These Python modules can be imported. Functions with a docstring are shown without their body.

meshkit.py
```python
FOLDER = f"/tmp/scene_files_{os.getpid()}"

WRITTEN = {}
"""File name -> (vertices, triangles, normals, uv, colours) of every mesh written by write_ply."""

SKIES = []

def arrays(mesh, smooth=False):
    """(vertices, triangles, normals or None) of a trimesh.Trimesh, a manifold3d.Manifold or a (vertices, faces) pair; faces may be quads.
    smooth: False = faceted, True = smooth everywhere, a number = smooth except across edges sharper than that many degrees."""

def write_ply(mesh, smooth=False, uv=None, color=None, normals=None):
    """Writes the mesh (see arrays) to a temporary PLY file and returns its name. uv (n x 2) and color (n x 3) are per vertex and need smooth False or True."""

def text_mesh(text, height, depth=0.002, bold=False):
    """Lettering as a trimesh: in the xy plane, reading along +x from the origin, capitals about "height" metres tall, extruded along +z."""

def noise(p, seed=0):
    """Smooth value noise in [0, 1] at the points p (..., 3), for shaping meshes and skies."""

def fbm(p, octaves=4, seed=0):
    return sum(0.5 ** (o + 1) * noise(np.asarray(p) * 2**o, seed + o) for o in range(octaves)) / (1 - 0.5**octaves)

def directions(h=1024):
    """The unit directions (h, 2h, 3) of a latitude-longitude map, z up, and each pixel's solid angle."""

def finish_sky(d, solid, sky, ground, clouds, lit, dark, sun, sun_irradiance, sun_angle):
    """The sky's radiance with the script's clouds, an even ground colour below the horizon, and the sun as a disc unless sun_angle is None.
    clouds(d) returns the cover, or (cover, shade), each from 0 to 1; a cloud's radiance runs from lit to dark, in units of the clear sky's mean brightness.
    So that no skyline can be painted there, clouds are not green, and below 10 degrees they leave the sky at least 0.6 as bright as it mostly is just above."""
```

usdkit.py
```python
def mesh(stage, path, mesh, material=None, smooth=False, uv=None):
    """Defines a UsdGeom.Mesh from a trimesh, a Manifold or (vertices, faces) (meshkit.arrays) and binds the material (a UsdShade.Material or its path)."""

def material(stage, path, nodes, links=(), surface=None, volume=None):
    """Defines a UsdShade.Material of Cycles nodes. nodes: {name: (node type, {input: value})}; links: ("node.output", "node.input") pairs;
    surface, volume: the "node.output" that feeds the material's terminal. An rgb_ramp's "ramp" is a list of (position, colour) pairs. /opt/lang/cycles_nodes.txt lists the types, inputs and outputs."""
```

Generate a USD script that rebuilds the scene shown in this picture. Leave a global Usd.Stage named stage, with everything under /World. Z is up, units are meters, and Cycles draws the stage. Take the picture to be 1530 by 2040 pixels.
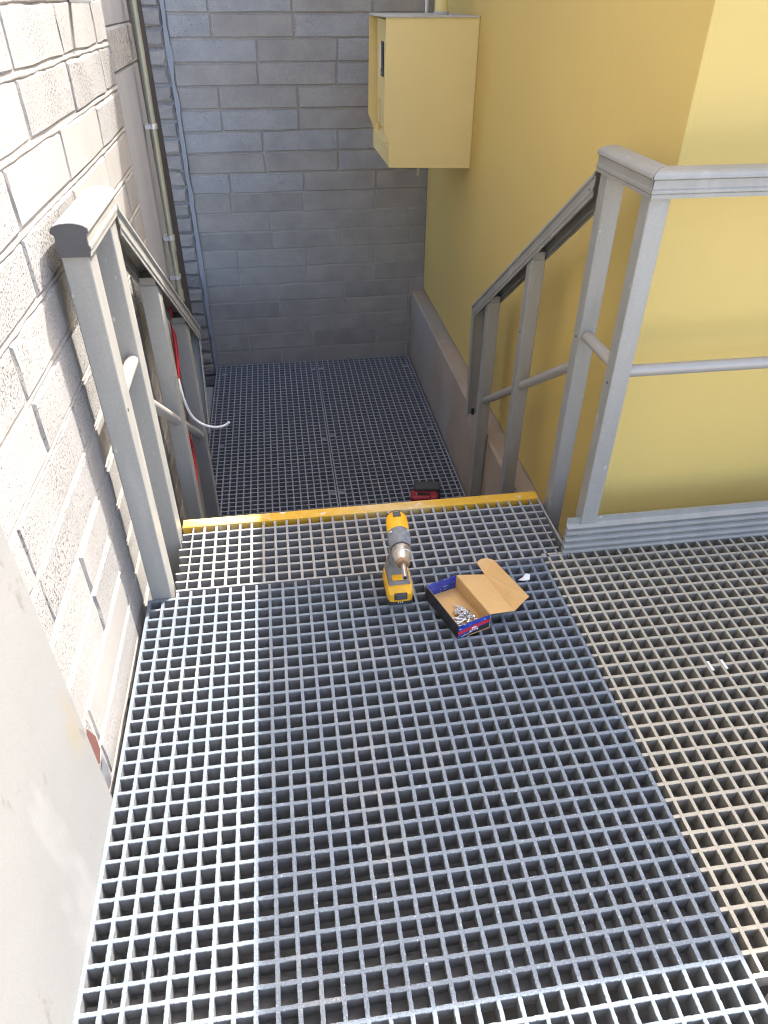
import math, random
import numpy as np
import trimesh
import usdkit, meshkit
from pxr import Usd, UsdGeom, UsdLux, UsdShade, Gf, Sdf, Vt
from shapely.geometry import Polygon, box as sbox

stage = Usd.Stage.CreateInMemory()
UsdGeom.SetStageUpAxis(stage, UsdGeom.Tokens.z)
UsdGeom.SetStageMetersPerUnit(stage, 1.0)
UsdGeom.Xform.Define(stage, '/World')
UsdGeom.Scope.Define(stage, '/World/Looks')

# ------------------------------------------------------------------ camera, sky, sun, exposure
CAM = dict(f=1392.913, yaw=0.146173, pitch=0.639142, roll=0.003854, pos=(0.148981, -1.540942, 1.407307))
EXPOSURE = 2.2
SUN = np.array([1.0, 1.17, 1.95]); SUN /= np.linalg.norm(SUN)
SUN_INTENSITY, SKY_STRENGTH = 0.6, 0.15


def setup_camera():
    y, p, r = CAM['yaw'], CAM['pitch'], CAM['roll']
    fw = np.array([math.sin(y) * math.cos(p), math.cos(y) * math.cos(p), -math.sin(p)])
    rt = np.array([math.cos(y), -math.sin(y), 0]); up = np.cross(rt, fw)
    r2 = rt * math.cos(r) + up * math.sin(r); u2 = -rt * math.sin(r) + up * math.cos(r)
    cam = UsdGeom.Camera.Define(stage, '/World/Camera')
    m = Gf.Matrix4d(1)
    for i, v in enumerate((r2, u2, -fw, CAM['pos'])):
        m.SetRow(i, Gf.Vec4d(*map(float, v), 1.0 if i == 3 else 0.0))
    cam.AddTransformOp().Set(m)
    cam.CreateHorizontalApertureAttr(36.0)
    cam.CreateVerticalApertureAttr(48.0)
    cam.CreateFocalLengthAttr(36.0 * CAM['f'] / 1530.0)
    cam.CreateExposureAttr(EXPOSURE)
    cam.CreateClippingRangeAttr(Gf.Vec2f(0.05, 1000))


setup_camera()
elev, azim = math.asin(SUN[2]), math.atan2(SUN[0], SUN[1])
sky_mat = usdkit.material(stage, '/World/Looks/sky_look', {
    's': ('sky_texture', dict(sky_type='single_scattering', sun_disc=False, air_density=0.65, aerosol_density=4.0, ozone_density=0.25, sun_elevation=elev, sun_rotation=azim)),
    'b': ('background_shader', dict(strength=SKY_STRENGTH))}, [('s.color', 'b.color')], surface='b.background')
sky = UsdLux.DomeLight.Define(stage, '/World/sky')
UsdShade.MaterialBindingAPI.Apply(sky.GetPrim()).Bind(sky_mat)
sky.GetPrim().SetCustomDataByKey('kind', 'structure')
sun = UsdLux.DistantLight.Define(stage, '/World/sun')
sun.CreateNormalizeAttr(True); sun.CreateIntensityAttr(SUN_INTENSITY); sun.CreateAngleAttr(0.5)
sun.CreateColorAttr(Gf.Vec3f(1.0, 0.965, 0.92))
zz = Gf.Vec3d(*map(float, SUN))
sun.AddTransformOp().Set(Gf.Matrix4d().SetRotate(Gf.Rotation(Gf.Vec3d(0, 0, 1), zz)))

# ------------------------------------------------------------------ materials
LOOKS = {}


def C3(c, k=1.0):
    return tuple(min(1.0, max(0.0, x * k)) for x in c)


def look(name, col, rough=0.6, metal=0.0, var=0.12, vscale=6.0, col2=None, fine=0.0, fscale=180.0,
         bump=0.0, bscale=250.0, bdist=0.002, pits=None, spec=0.5, streak=False, coat=0.0, stains=(), side=None):
    """A procedural look: slow colour variation, fine grain, pits and bump, all laid out in world space."""
    n = {'g': ('geometry', {}), 'p': ('principled_bsdf', dict(roughness=rough, metallic=metal, specular_ior_level=spec, coat_weight=coat))}
    l = []
    c2 = col2 or C3(col, 1 - var)
    src = 'g.position'
    if streak:
        n['mp'] = ('mapping', dict(scale=(1, 1, 0.12)))
        l.append(('g.position', 'mp.vector')); src = 'mp.vector'
    n['v'] = ('noise_texture', dict(scale=vscale, detail=5.0, roughness=0.6))
    n['r'] = ('rgb_ramp', dict(ramp=[(0.3, c2), (0.68, C3(col, 1 + var * 0.5))]))
    l += [(src, 'v.vector'), ('v.fac', 'r.fac')]
    out = 'r.color'
    for k, (sc, lo, hi, scol, stretch) in enumerate(stains):
        n[f'sm{k}'] = ('mapping', dict(scale=stretch, location=(3.1 * k + 1, 1.7 * k, 0.3)))
        n[f'sn{k}'] = ('noise_texture', dict(scale=sc, detail=4.0, roughness=0.55))
        n[f'sr{k}'] = ('map_range', dict(from_min=lo, from_max=hi, to_min=0.0, to_max=1.0, clamp=True))
        n[f'sx{k}'] = ('mix_color', dict(b=scol))
        l += [('g.position', f'sm{k}.vector'), (f'sm{k}.vector', f'sn{k}.vector'), (f'sn{k}.fac', f'sr{k}.value'),
              (f'sr{k}.result', f'sx{k}.fac'), (out, f'sx{k}.a')]
        out = f'sx{k}.result'
    if fine:
        n['f'] = ('noise_texture', dict(scale=fscale, detail=2.0))
        n['fr'] = ('map_range', dict(from_min=0.3, from_max=0.7, to_min=1 - fine, to_max=1 + fine))
        n['fm'] = ('mix_color', dict(blend_type='multiply', fac=1.0))
        n['fc'] = ('combine_color', {})
        l += [('g.position', 'f.vector'), ('f.fac', 'fr.value'), ('fr.result', 'fc.r'), ('fr.result', 'fc.g'), ('fr.result', 'fc.b'),
              (out, 'fm.a'), ('fc.color', 'fm.b')]
        out = 'fm.result'
    hsrc = None
    if pits:
        psc, lo, hi, pcol = pits
        n['pn'] = ('noise_texture', dict(scale=psc, detail=3.0, roughness=0.6))
        n['pa'] = ('noise_texture', dict(scale=5.0, detail=2.0))
        n['pq'] = ('math', dict(math_type='multiply_add', value2=0.22, value3=-0.11))
        n['ps'] = ('math', dict(math_type='add'))
        n['pr'] = ('map_range', dict(from_min=lo, from_max=hi, to_min=1.0, to_max=0.0, clamp=True))
        n['px'] = ('mix_color', dict(b=pcol))
        l += [('g.position', 'pn.vector'), ('g.position', 'pa.vector'), ('pa.fac', 'pq.value1'), ('pn.fac', 'ps.value1'), ('pq.value', 'ps.value2'),
              ('ps.value', 'pr.value'), ('pr.result', 'px.fac'), (out, 'px.a')]
        out = 'px.result'
        hsrc = 'ps.value'
    if side:      # moulded grating: upward faces keep the base colour, steep faces take the side colour
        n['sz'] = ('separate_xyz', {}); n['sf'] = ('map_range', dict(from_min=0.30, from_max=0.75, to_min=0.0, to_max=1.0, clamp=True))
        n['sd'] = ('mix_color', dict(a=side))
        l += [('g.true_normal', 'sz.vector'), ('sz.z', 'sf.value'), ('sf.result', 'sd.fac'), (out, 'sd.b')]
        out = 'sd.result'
    l.append((out, 'p.base_color'))
    if bump:
        n['bn'] = ('noise_texture', dict(scale=bscale, detail=4.0, roughness=0.65))
        n['bp'] = ('bump', dict(strength=bump, distance=bdist))
        l += [('g.position', 'bn.vector'), ('bp.normal', 'p.normal')]
        if hsrc:
            n['pc'] = ('map_range', dict(from_min=pits[1] - 0.04, from_max=pits[2] + 0.03, to_min=0.0, to_max=1.0, clamp=True))
            n['ba'] = ('math', dict(math_type='multiply_add', value2=0.5))
            l += [(hsrc, 'pc.value'), ('bn.fac', 'ba.value1'), ('pc.result', 'ba.value3'), ('ba.value', 'bp.height')]
        else:
            l.append(('bn.fac', 'bp.height'))
    LOOKS[name] = usdkit.material(stage, '/World/Looks/' + name, n, l, surface='p.BSDF')
    return LOOKS[name]


PIT_SHADE = (0.13, 0.122, 0.11)  # shade inside the block pores, painted in as a darker colour
look('block_porous', (0.285, 0.275, 0.258), 0.9, var=0.10, vscale=4, fine=0.16, fscale=240, bump=0.8, bscale=190, bdist=0.003, pits=(185, 0.345, 0.41, PIT_SHADE))
look('block_medium', (0.295, 0.282, 0.262), 0.9, var=0.10, vscale=4, fine=0.14, fscale=240, bump=0.7, bscale=200, bdist=0.0025, pits=(190, 0.315, 0.375, PIT_SHADE))
look('block_smooth', (0.30, 0.283, 0.257), 0.9, var=0.08, vscale=4, fine=0.10, fscale=260, bump=0.5, bscale=220, bdist=0.002, pits=(180, 0.27, 0.33, PIT_SHADE))
look('grey_block', (0.355, 0.325, 0.285), 0.92, var=0.16, vscale=7, fine=0.14, fscale=240, bump=0.6, bscale=200, bdist=0.002, pits=(150, 0.25, 0.33, (0.19, 0.185, 0.18)))
look('grey_block_blue', (0.365, 0.353, 0.333), 0.92, var=0.14, vscale=7, fine=0.16, fscale=240, bump=0.7, bscale=180, bdist=0.002, pits=(150, 0.29, 0.37, (0.19, 0.185, 0.18)))
look('grey_block_dark', (0.315, 0.29, 0.258), 0.92, var=0.16, vscale=8, fine=0.12, fscale=240, bump=0.5, bscale=220, bdist=0.002)
look('mortar_light', (0.33, 0.305, 0.27), 0.95, var=0.12, vscale=14, fine=0.12, bump=0.6, bscale=160, bdist=0.003)
look('mortar_grey', (0.40, 0.37, 0.325), 0.95, var=0.15, vscale=12, fine=0.12, bump=0.6, bscale=160, bdist=0.003)
look('concrete_smooth', (0.225, 0.223, 0.212), 0.8, var=0.08, vscale=2.5, fine=0.05, fscale=300, bump=0.12, bscale=90, bdist=0.002,
     pits=(46, 0.17, 0.20, (0.25, 0.20, 0.15)),
     stains=((3.2, 0.54, 0.66, (0.30, 0.298, 0.29), (1, 1, 0.35)), (2.1, 0.57, 0.66, (0.25, 0.21, 0.13), (1, 1.6, 0.7)), (22, 0.66, 0.74, (0.17, 0.16, 0.145), (1, 1, 0.5))))
look('concrete_pier_look', (0.31, 0.315, 0.325), 0.85, var=0.10, vscale=6, fine=0.08, bump=0.25, bscale=120, bdist=0.002, streak=True)
look('concrete_rough', (0.34, 0.33, 0.315), 0.9, var=0.18, vscale=9, fine=0.14, bump=0.8, bscale=120, bdist=0.004, pits=(80, 0.34, 0.42, (0.15, 0.14, 0.13)))
look('concrete_plinth_look', (0.45, 0.355, 0.275), 0.88, var=0.16, vscale=3.5, fine=0.08, bump=0.3, bscale=90, bdist=0.002,
     stains=((2.6, 0.52, 0.70, (0.40, 0.38, 0.33), (1, 1, 0.3)), (5.0, 0.60, 0.72, (0.47, 0.45, 0.42), (1, 1, 0.5))))
look('yard_concrete', (0.31, 0.295, 0.265), 0.9, var=0.18, vscale=2.2, fine=0.12, bump=0.5, bscale=60, bdist=0.004)
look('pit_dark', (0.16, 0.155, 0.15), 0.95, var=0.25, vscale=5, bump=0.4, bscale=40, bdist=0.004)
DUST = (0.30, 0.285, 0.255)
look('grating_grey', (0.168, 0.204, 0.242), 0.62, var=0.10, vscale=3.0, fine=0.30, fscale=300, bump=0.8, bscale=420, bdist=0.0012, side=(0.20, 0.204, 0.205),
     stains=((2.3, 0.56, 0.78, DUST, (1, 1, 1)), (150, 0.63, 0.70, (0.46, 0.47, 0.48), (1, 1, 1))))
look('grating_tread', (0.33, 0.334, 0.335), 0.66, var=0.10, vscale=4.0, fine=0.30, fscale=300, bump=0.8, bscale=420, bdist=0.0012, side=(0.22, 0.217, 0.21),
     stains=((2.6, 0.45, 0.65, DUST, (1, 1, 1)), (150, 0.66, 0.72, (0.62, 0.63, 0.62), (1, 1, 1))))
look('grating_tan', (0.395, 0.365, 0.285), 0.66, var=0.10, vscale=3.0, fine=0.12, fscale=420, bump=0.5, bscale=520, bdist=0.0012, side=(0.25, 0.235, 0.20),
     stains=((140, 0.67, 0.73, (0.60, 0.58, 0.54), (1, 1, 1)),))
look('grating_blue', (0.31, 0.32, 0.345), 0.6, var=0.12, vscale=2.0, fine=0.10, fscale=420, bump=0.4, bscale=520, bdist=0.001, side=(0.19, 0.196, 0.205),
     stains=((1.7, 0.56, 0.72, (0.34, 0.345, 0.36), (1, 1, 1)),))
look('nosing_yellow', (0.70, 0.40, 0.035), 0.55, var=0.08, vscale=6, fine=0.06, bump=0.3, bscale=320, bdist=0.001,
     stains=((2.6, 0.47, 0.60, (0.70, 0.50, 0.21), (1, 3, 1)), (30, 0.60, 0.70, (0.70, 0.62, 0.50), (1, 1, 1))))
look('yellow_wall', (0.71, 0.525, 0.165), 0.46, var=0.04, vscale=1.2, bump=0.10, bscale=28, bdist=0.0025, spec=0.4,
     stains=((7, 0.62, 0.80, (0.67, 0.50, 0.19), (1, 1, 0.3)), (60, 0.735, 0.76, (0.74, 0.66, 0.42), (1, 1, 0.08))))
look('yellow_box_paint', (0.80, 0.635, 0.27), 0.45, var=0.03, vscale=3, bump=0.05, bscale=60, bdist=0.001)
look('yellow_dusty', (0.50, 0.49, 0.44), 0.75, var=0.10, vscale=12, fine=0.1)
look('yellow_pipe_paint', (0.74, 0.61, 0.25), 0.35, var=0.03)
look('rail_metal', (0.365, 0.358, 0.325), 0.44, metal=0.25, var=0.10, vscale=14, streak=True, fine=0.06, fscale=300, bump=0.10, bscale=260, bdist=0.0008,
     stains=((9, 0.60, 0.74, (0.47, 0.45, 0.41), (1, 1, 0.25)), (70, 0.69, 0.74, (0.56, 0.55, 0.53), (1, 1, 0.3))))
look('rail_white', (0.62, 0.63, 0.64), 0.40, metal=0.15, var=0.04, vscale=9)
look('tube_metal', (0.43, 0.405, 0.36), 0.38, metal=0.2, var=0.05, vscale=10)
look('end_cap_plastic', (0.082, 0.080, 0.080), 0.55, var=0.08, vscale=20)
look('dark_hole', (0.03, 0.03, 0.03), 0.8)
look('dark_brown', (0.075, 0.062, 0.06), 0.6, var=0.10, vscale=5)
look('galvanised', (0.40, 0.40, 0.30), 0.35, metal=0.55, var=0.10, vscale=16)
look('zinc', (0.62, 0.65, 0.68), 0.28, metal=0.85, var=0.10, vscale=60)
look('clip_steel', (0.66, 0.68, 0.70), 0.3, metal=0.7, var=0.05)
look('white_plastic', (0.72, 0.71, 0.69), 0.4, var=0.03)
look('red_cable_look', (0.58, 0.03, 0.03), 0.4, var=0.05)
look('drill_yellow', (0.80, 0.42, 0.018), 0.42, var=0.05, vscale=30, stains=((40, 0.60, 0.75, (0.55, 0.42, 0.22), (1, 1, 1)),))
look('drill_black', (0.045, 0.043, 0.042), 0.6, var=0.1, vscale=60)
look('drill_grey', (0.20, 0.19, 0.175), 0.7, var=0.25, vscale=70, col2=(0.13, 0.125, 0.12))
look('drill_gear', (0.10, 0.115, 0.13), 0.6, var=0.4, vscale=70, col2=(0.22, 0.23, 0.24))
look('chuck_metal', (0.62, 0.58, 0.54), 0.3, metal=0.9, var=0.12, vscale=50)
look('chuck_worn', (0.32, 0.20, 0.11), 0.5, metal=0.5, var=0.3, vscale=90)
look('cardboard', (0.60, 0.375, 0.15), 0.85, var=0.06, vscale=14, fine=0.05, fscale=300)
look('print_black', (0.022, 0.020, 0.022), 0.35, var=0.2, vscale=20)
look('print_blue', (0.03, 0.065, 0.36), 0.3, var=0.3, vscale=28, col2=(0.012, 0.02, 0.12), stains=((55, 0.60, 0.66, (0.40, 0.48, 0.75), (1, 1, 3)),))
look('print_red', (0.48, 0.025, 0.03), 0.35, var=0.1, vscale=30)
look('print_white', (0.75, 0.74, 0.74), 0.4, var=0.03)
look('tool_red', (0.42, 0.028, 0.035), 0.45, var=0.12, vscale=30)
look('tool_dark', (0.075, 0.075, 0.078), 0.65, var=0.15, vscale=40)
look('brown_patch', (0.13, 0.05, 0.037), 0.8, var=0.12, vscale=30)
look('grey_patch', (0.15, 0.155, 0.17), 0.7, var=0.35, vscale=35)
look('dry_grass', (0.30, 0.28, 0.14), 0.8, var=0.3, vscale=30)


# ------------------------------------------------------------------ scene helpers
NAMES = {}


def numbered(parent, name):
    k = NAMES.get((parent, name), -1) + 1
    NAMES[(parent, name)] = k
    return f'{parent}/{name}' if k == 0 else f'{parent}/{name}_{k:03d}'


def pth(parent):
    return '/World' if parent is None else str(parent.GetPath())


def obj(name, mesh, look_name, parent=None, smooth=False, label=None):
    pr = usdkit.mesh(stage, numbered(pth(parent), name), mesh, LOOKS[look_name], smooth=smooth).GetPrim()
    if label:
        pr.SetCustomDataByKey('label', label)
    return pr


def tag(p, label=None, cat=None, group=None, kind=None):
    for k, v in (('label', label), ('category', cat), ('group', group), ('kind', kind)):
        if v:
            p.SetCustomDataByKey(k, v)
    return p


def thing(name, label, cat, group=None):
    return tag(UsdGeom.Xform.Define(stage, numbered('/World', name)).GetPrim(), label, cat, group)


def cat_(*ms):
    ms = [m for m in ms if m is not None]
    return trimesh.util.concatenate(ms)


def bx(x0, x1, y0, y1, z0, z1):
    m = trimesh.creation.box((abs(x1 - x0), abs(y1 - y0), abs(z1 - z0)))
    m.apply_translation(((x0 + x1) / 2, (y0 + y1) / 2, (z0 + z1) / 2))
    return m


def cbox(x0, x1, y0, y1, z0, z1, c=0.002):
    """Box with chamfered edges."""
    p = []
    for sx, X, dx in ((0, x0, c), (1, x1, -c)):
        for Y, dy in ((y0, c), (y1, -c)):
            for Z, dz in ((z0, c), (z1, -c)):
                p += [(X + dx, Y + dy, Z), (X + dx, Y, Z + dz), (X, Y + dy, Z + dz)]
    return trimesh.Trimesh(p).convex_hull


def hull(pts):
    return trimesh.Trimesh(np.asarray(pts, float), process=False).convex_hull if False else trimesh.convex.convex_hull(np.asarray(pts, float))


def prism(poly, p0, p1, up=(0, 0, 1)):
    """Polygon (u, v) swept from p0 to p1; v along up made square to the run, u = run x up."""
    p0, p1 = np.asarray(p0, float), np.asarray(p1, float)
    L = np.linalg.norm(p1 - p0); d = (p1 - p0) / L
    u = np.cross(d, up); u /= np.linalg.norm(u); v = np.cross(u, d)
    pl = poly if isinstance(poly, Polygon) else Polygon(poly)
    m = trimesh.creation.extrude_polygon(pl, L, engine='earcut')
    T = np.eye(4); T[:3, 0], T[:3, 1], T[:3, 2], T[:3, 3] = u, v, d, p0
    if np.linalg.det(T[:3, :3]) < 0:
        m.invert()
    m.apply_transform(T)
    return m


def prism_c(poly, p0, p1, n0=None, n1=None, up=(0, 0, 1)):
    """As prism, with the two ends cut to the planes with normals n0 and n1 (mitred)."""
    p0, p1 = np.asarray(p0, float), np.asarray(p1, float)
    d = (p1 - p0) / np.linalg.norm(p1 - p0)
    m = prism(poly, p0, p1, up)
    v = m.vertices.copy()
    s = (v - p0) @ d
    half = np.linalg.norm(p1 - p0) / 2
    for k, (c, n) in enumerate(((p0, n0), (p1, n1))):
        if n is None:
            continue
        n = np.asarray(n, float)
        sel = (s < half) if k == 0 else (s >= half)
        t = ((c - v[sel]) @ n) / (d @ n)
        v[sel] += t[:, None] * d
    return trimesh.Trimesh(v, m.faces, process=False)


def tube(pts, r, sides=10, caps=True):
    p = np.asarray(pts, float)
    t = np.gradient(p, axis=0); t /= np.linalg.norm(t, axis=1, keepdims=True)
    a = np.cross(t, np.where(np.abs(t[:, 2:]) < 0.9, [[0, 0, 1.0]], [[1.0, 0, 0]])); a /= np.linalg.norm(a, axis=1, keepdims=True)
    b = np.cross(t, a); th = np.arange(sides) * 2 * np.pi / sides
    rr = np.broadcast_to(r, (len(p),))
    v = p[:, None] + rr[:, None, None] * (np.cos(th)[None, :, None] * a[:, None] + np.sin(th)[None, :, None] * b[:, None])
    v = v.reshape(-1, 3); f = []
    for i in range(len(p) - 1):
        for j in range(sides):
            q = (i * sides + j, i * sides + (j + 1) % sides, (i + 1) * sides + (j + 1) % sides, (i + 1) * sides + j)
            f += [(q[0], q[1], q[2]), (q[0], q[2], q[3])]
    if caps:
        n = len(v); v = np.vstack([v, p[0], p[-1]]); e = (len(p) - 1) * sides
        for j in range(sides):
            f += [(n, (j + 1) % sides, j), (n + 1, e + j, e + (j + 1) % sides)]
    m = trimesh.Trimesh(v, f, process=False)
    m.fix_normals() if len(m.faces) < 4000 else None
    return m


def lathe(prof, p0, p1, sides=20):
    """Profile [(t metres along the axis from p0, radius)] turned about the line p0 -> p1."""
    p0, p1 = np.asarray(p0, float), np.asarray(p1, float)
    d = (p1 - p0) / np.linalg.norm(p1 - p0)
    a = np.cross(d, (0, 0, 1.0) if abs(d[2]) < 0.9 else (1.0, 0, 0)); a /= np.linalg.norm(a); b = np.cross(d, a)
    th = np.arange(sides) * 2 * np.pi / sides
    v = np.array([p0 + d * t + r * (math.cos(h) * a + math.sin(h) * b) for t, r in prof for h in th]); f = []
    for i in range(len(prof) - 1):
        for j in range(sides):
            q = (i * sides + j, i * sides + (j + 1) % sides, (i + 1) * sides + (j + 1) % sides, (i + 1) * sides + j)
            f += [(q[0], q[1], q[2]), (q[0], q[2], q[3])]
    n = len(v); v = np.vstack([v, p0 + d * prof[0][0], p0 + d * prof[-1][0]]); e = (len(prof) - 1) * sides
    for j in range(sides):
        f += [(n, (j + 1) % sides, j), (n + 1, e + j, e + (j + 1) % sides)]
    m = trimesh.Trimesh(v, f, process=False); m.fix_normals()
    return m


def smooth_path(pts, n=40):
    from scipy.interpolate import CubicSpline
    p = np.asarray(pts, float); s = np.r_[0, np.cumsum(np.linalg.norm(np.diff(p, axis=0), axis=1))]
    return CubicSpline(s, p)(np.linspace(0, s[-1], n))


# ------------------------------------------------------------------ ground and the pit under the gratings
XL, YB = -0.33, 3.262          # face of the left block wall, face of the back wall
ZL = -0.76                     # lower landing
XB, YF, HB = 1.13, 0.215, 2.19  # yellow building: left face, front face, roof height
GZ = -0.05
g = cat_(bx(-60, 60, -60, -2.3, GZ - 0.3, GZ), bx(-60, -0.64, -2.3, 60, GZ - 0.3, GZ), bx(-0.64, 60, 3.46, 60, GZ - 0.3, GZ),
         bx(2.75, 60, -2.3, 3.46, GZ - 0.3, GZ), bx(0.897, 2.75, -2.3, -1.158, GZ - 0.3, GZ + 0.036))
tag(obj('ground', g, 'yard_concrete'), kind='structure')
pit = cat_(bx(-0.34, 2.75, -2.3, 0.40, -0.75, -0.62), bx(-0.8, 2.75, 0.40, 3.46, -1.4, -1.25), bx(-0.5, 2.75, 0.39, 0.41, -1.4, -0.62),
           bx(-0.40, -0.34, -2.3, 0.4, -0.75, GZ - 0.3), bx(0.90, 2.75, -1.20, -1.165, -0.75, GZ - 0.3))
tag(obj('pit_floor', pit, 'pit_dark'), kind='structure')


# ------------------------------------------------------------------ gratings
def grating(xs, ys, z, t=0.0082, tb=0.0062, d=0.046, ch=0.0009, border=(1, 1, 1, 1), skip=(), rough=0):
    """Moulded grating: one welded lattice with open square cells between the bar lines xs and ys."""
    xs, ys = np.asarray(xs, float), np.asarray(ys, float)
    h, hb = t / 2, tb / 2
    V, F, n = [], [], 0
    S = 6 if rough else 1                # pieces per cell side: the grit leaves ragged bar edges
    nq = 4 * S
    qs = []
    for k in range(nq):
        k2 = (k + 1) % nq
        for a in range(4):
            qs += [(a * nq + k, a * nq + k2, a * nq + nq + k2), (a * nq + k, a * nq + nq + k2, a * nq + nq + k)]
    qs = np.array(qs)
    cs = np.array([(0, 0), (1, 0), (1, 1), (0, 1)], float)
    unit = np.vstack([cs[k] + (cs[(k + 1) % 4] - cs[k]) * q / S for k in range(4) for q in range(S)])
    rg_ = np.random.RandomState(7)
    for i in range(len(xs) - 1):
        for j in range(len(ys) - 1):
            x0, x1, y0, y1 = xs[i], xs[i + 1], ys[j], ys[j + 1]

            def ring(e, zz, jit=None):
                p = np.empty((nq, 3))
                p[:, 0] = x0 + e + unit[:, 0] * (x1 - x0 - 2 * e); p[:, 1] = y0 + e + unit[:, 1] * (y1 - y0 - 2 * e); p[:, 2] = zz
                if jit is not None:
                    p[:, :2] += jit
                return p
            jt = rg_.uniform(-rough, rough, (nq, 2)) if rough else None
            V.append(np.vstack([ring(0, z), ring(h - ch, z, jt), ring(h, z - ch, jt * 0.8 if rough else None), ring(hb, z - d), ring(0, z - d)]))
            F.append(qs + n); n += 5 * nq
    V = np.vstack(V)
    parts = [trimesh.Trimesh(V, np.vstack(F), process=False)]
    X0, X1, Y0, Y1 = xs[0], xs[-1], ys[0], ys[-1]
    if border[0]: parts.append(bx(X0 - h, X0, Y0 - h, Y1 + h, z - d, z))
    if border[1]: parts.append(bx(X1, X1 + h, Y0 - h, Y1 + h, z - d, z))
    if border[2]: parts.append(bx(X0, X1, Y0 - h, Y0, z - d, z))
    if border[3]: parts.append(bx(X0, X1, Y1, Y1 + h, z - d, z))
    return parts


def stub(x0, x1, y0, y1, z, d=0.037):
    return bx(x0, x1, y0, y1, z - d, z - 0.0006)


P = 0.038
# main platform panel: rear edge cut through the cells, leaving bar stubs
xs = np.arange(-8, 24) * P; ys = np.arange(-46, 1) * P
ms = grating(xs, ys, 0.0, rough=0.0007)
for c in range(-6, 24):
    x = c * P
    ms.append(stub(x - 0.0036, x + 0.0036, 0.0041, 0.0275 if c not in (-4, -3) else 0.0290, 0.0))
platform = thing('grating_panel', 'large grey platform grating in front of the step, under the drill and screw box', 'grating')
obj('lattice', cat_(*ms), 'grating_grey', platform)
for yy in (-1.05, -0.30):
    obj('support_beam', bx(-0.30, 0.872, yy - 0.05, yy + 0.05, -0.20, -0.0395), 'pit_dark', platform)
# tan panel on the right, in front of the yellow building
xs = 0.899 + P * np.arange(0, 42); ys = -1.134 + np.arange(0, 32) * P
tan = thing('grating_panel', 'beige grating panel on the right in front of the toe board', 'grating')
xs2 = xs[xs > 1.05]; ys2 = ys[-1] + P * np.arange(0, 5)  # rows behind the toe board, added to reflect light onto the yellow wall
obj('lattice', cat_(*grating(xs, ys, 0.0, border=(1, 1, 1, 1), rough=0.0005), *[stub(0.8792, xs[0], y - 0.0038, y + 0.0038, 0.0) for y in ys], *grating(xs2, ys2, 0.0, border=(1, 1, 0, 1))), 'grating_tan', tan)
for k in (0, 1):
    obj('bare_patch', bx(1.171 + 0.038 * k - 0.0035, 1.171 + 0.038 * k + 0.0035, -0.468, -0.437, 0.0004, 0.0016), 'print_white', tan, label='worn white strip on one bar')
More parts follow.
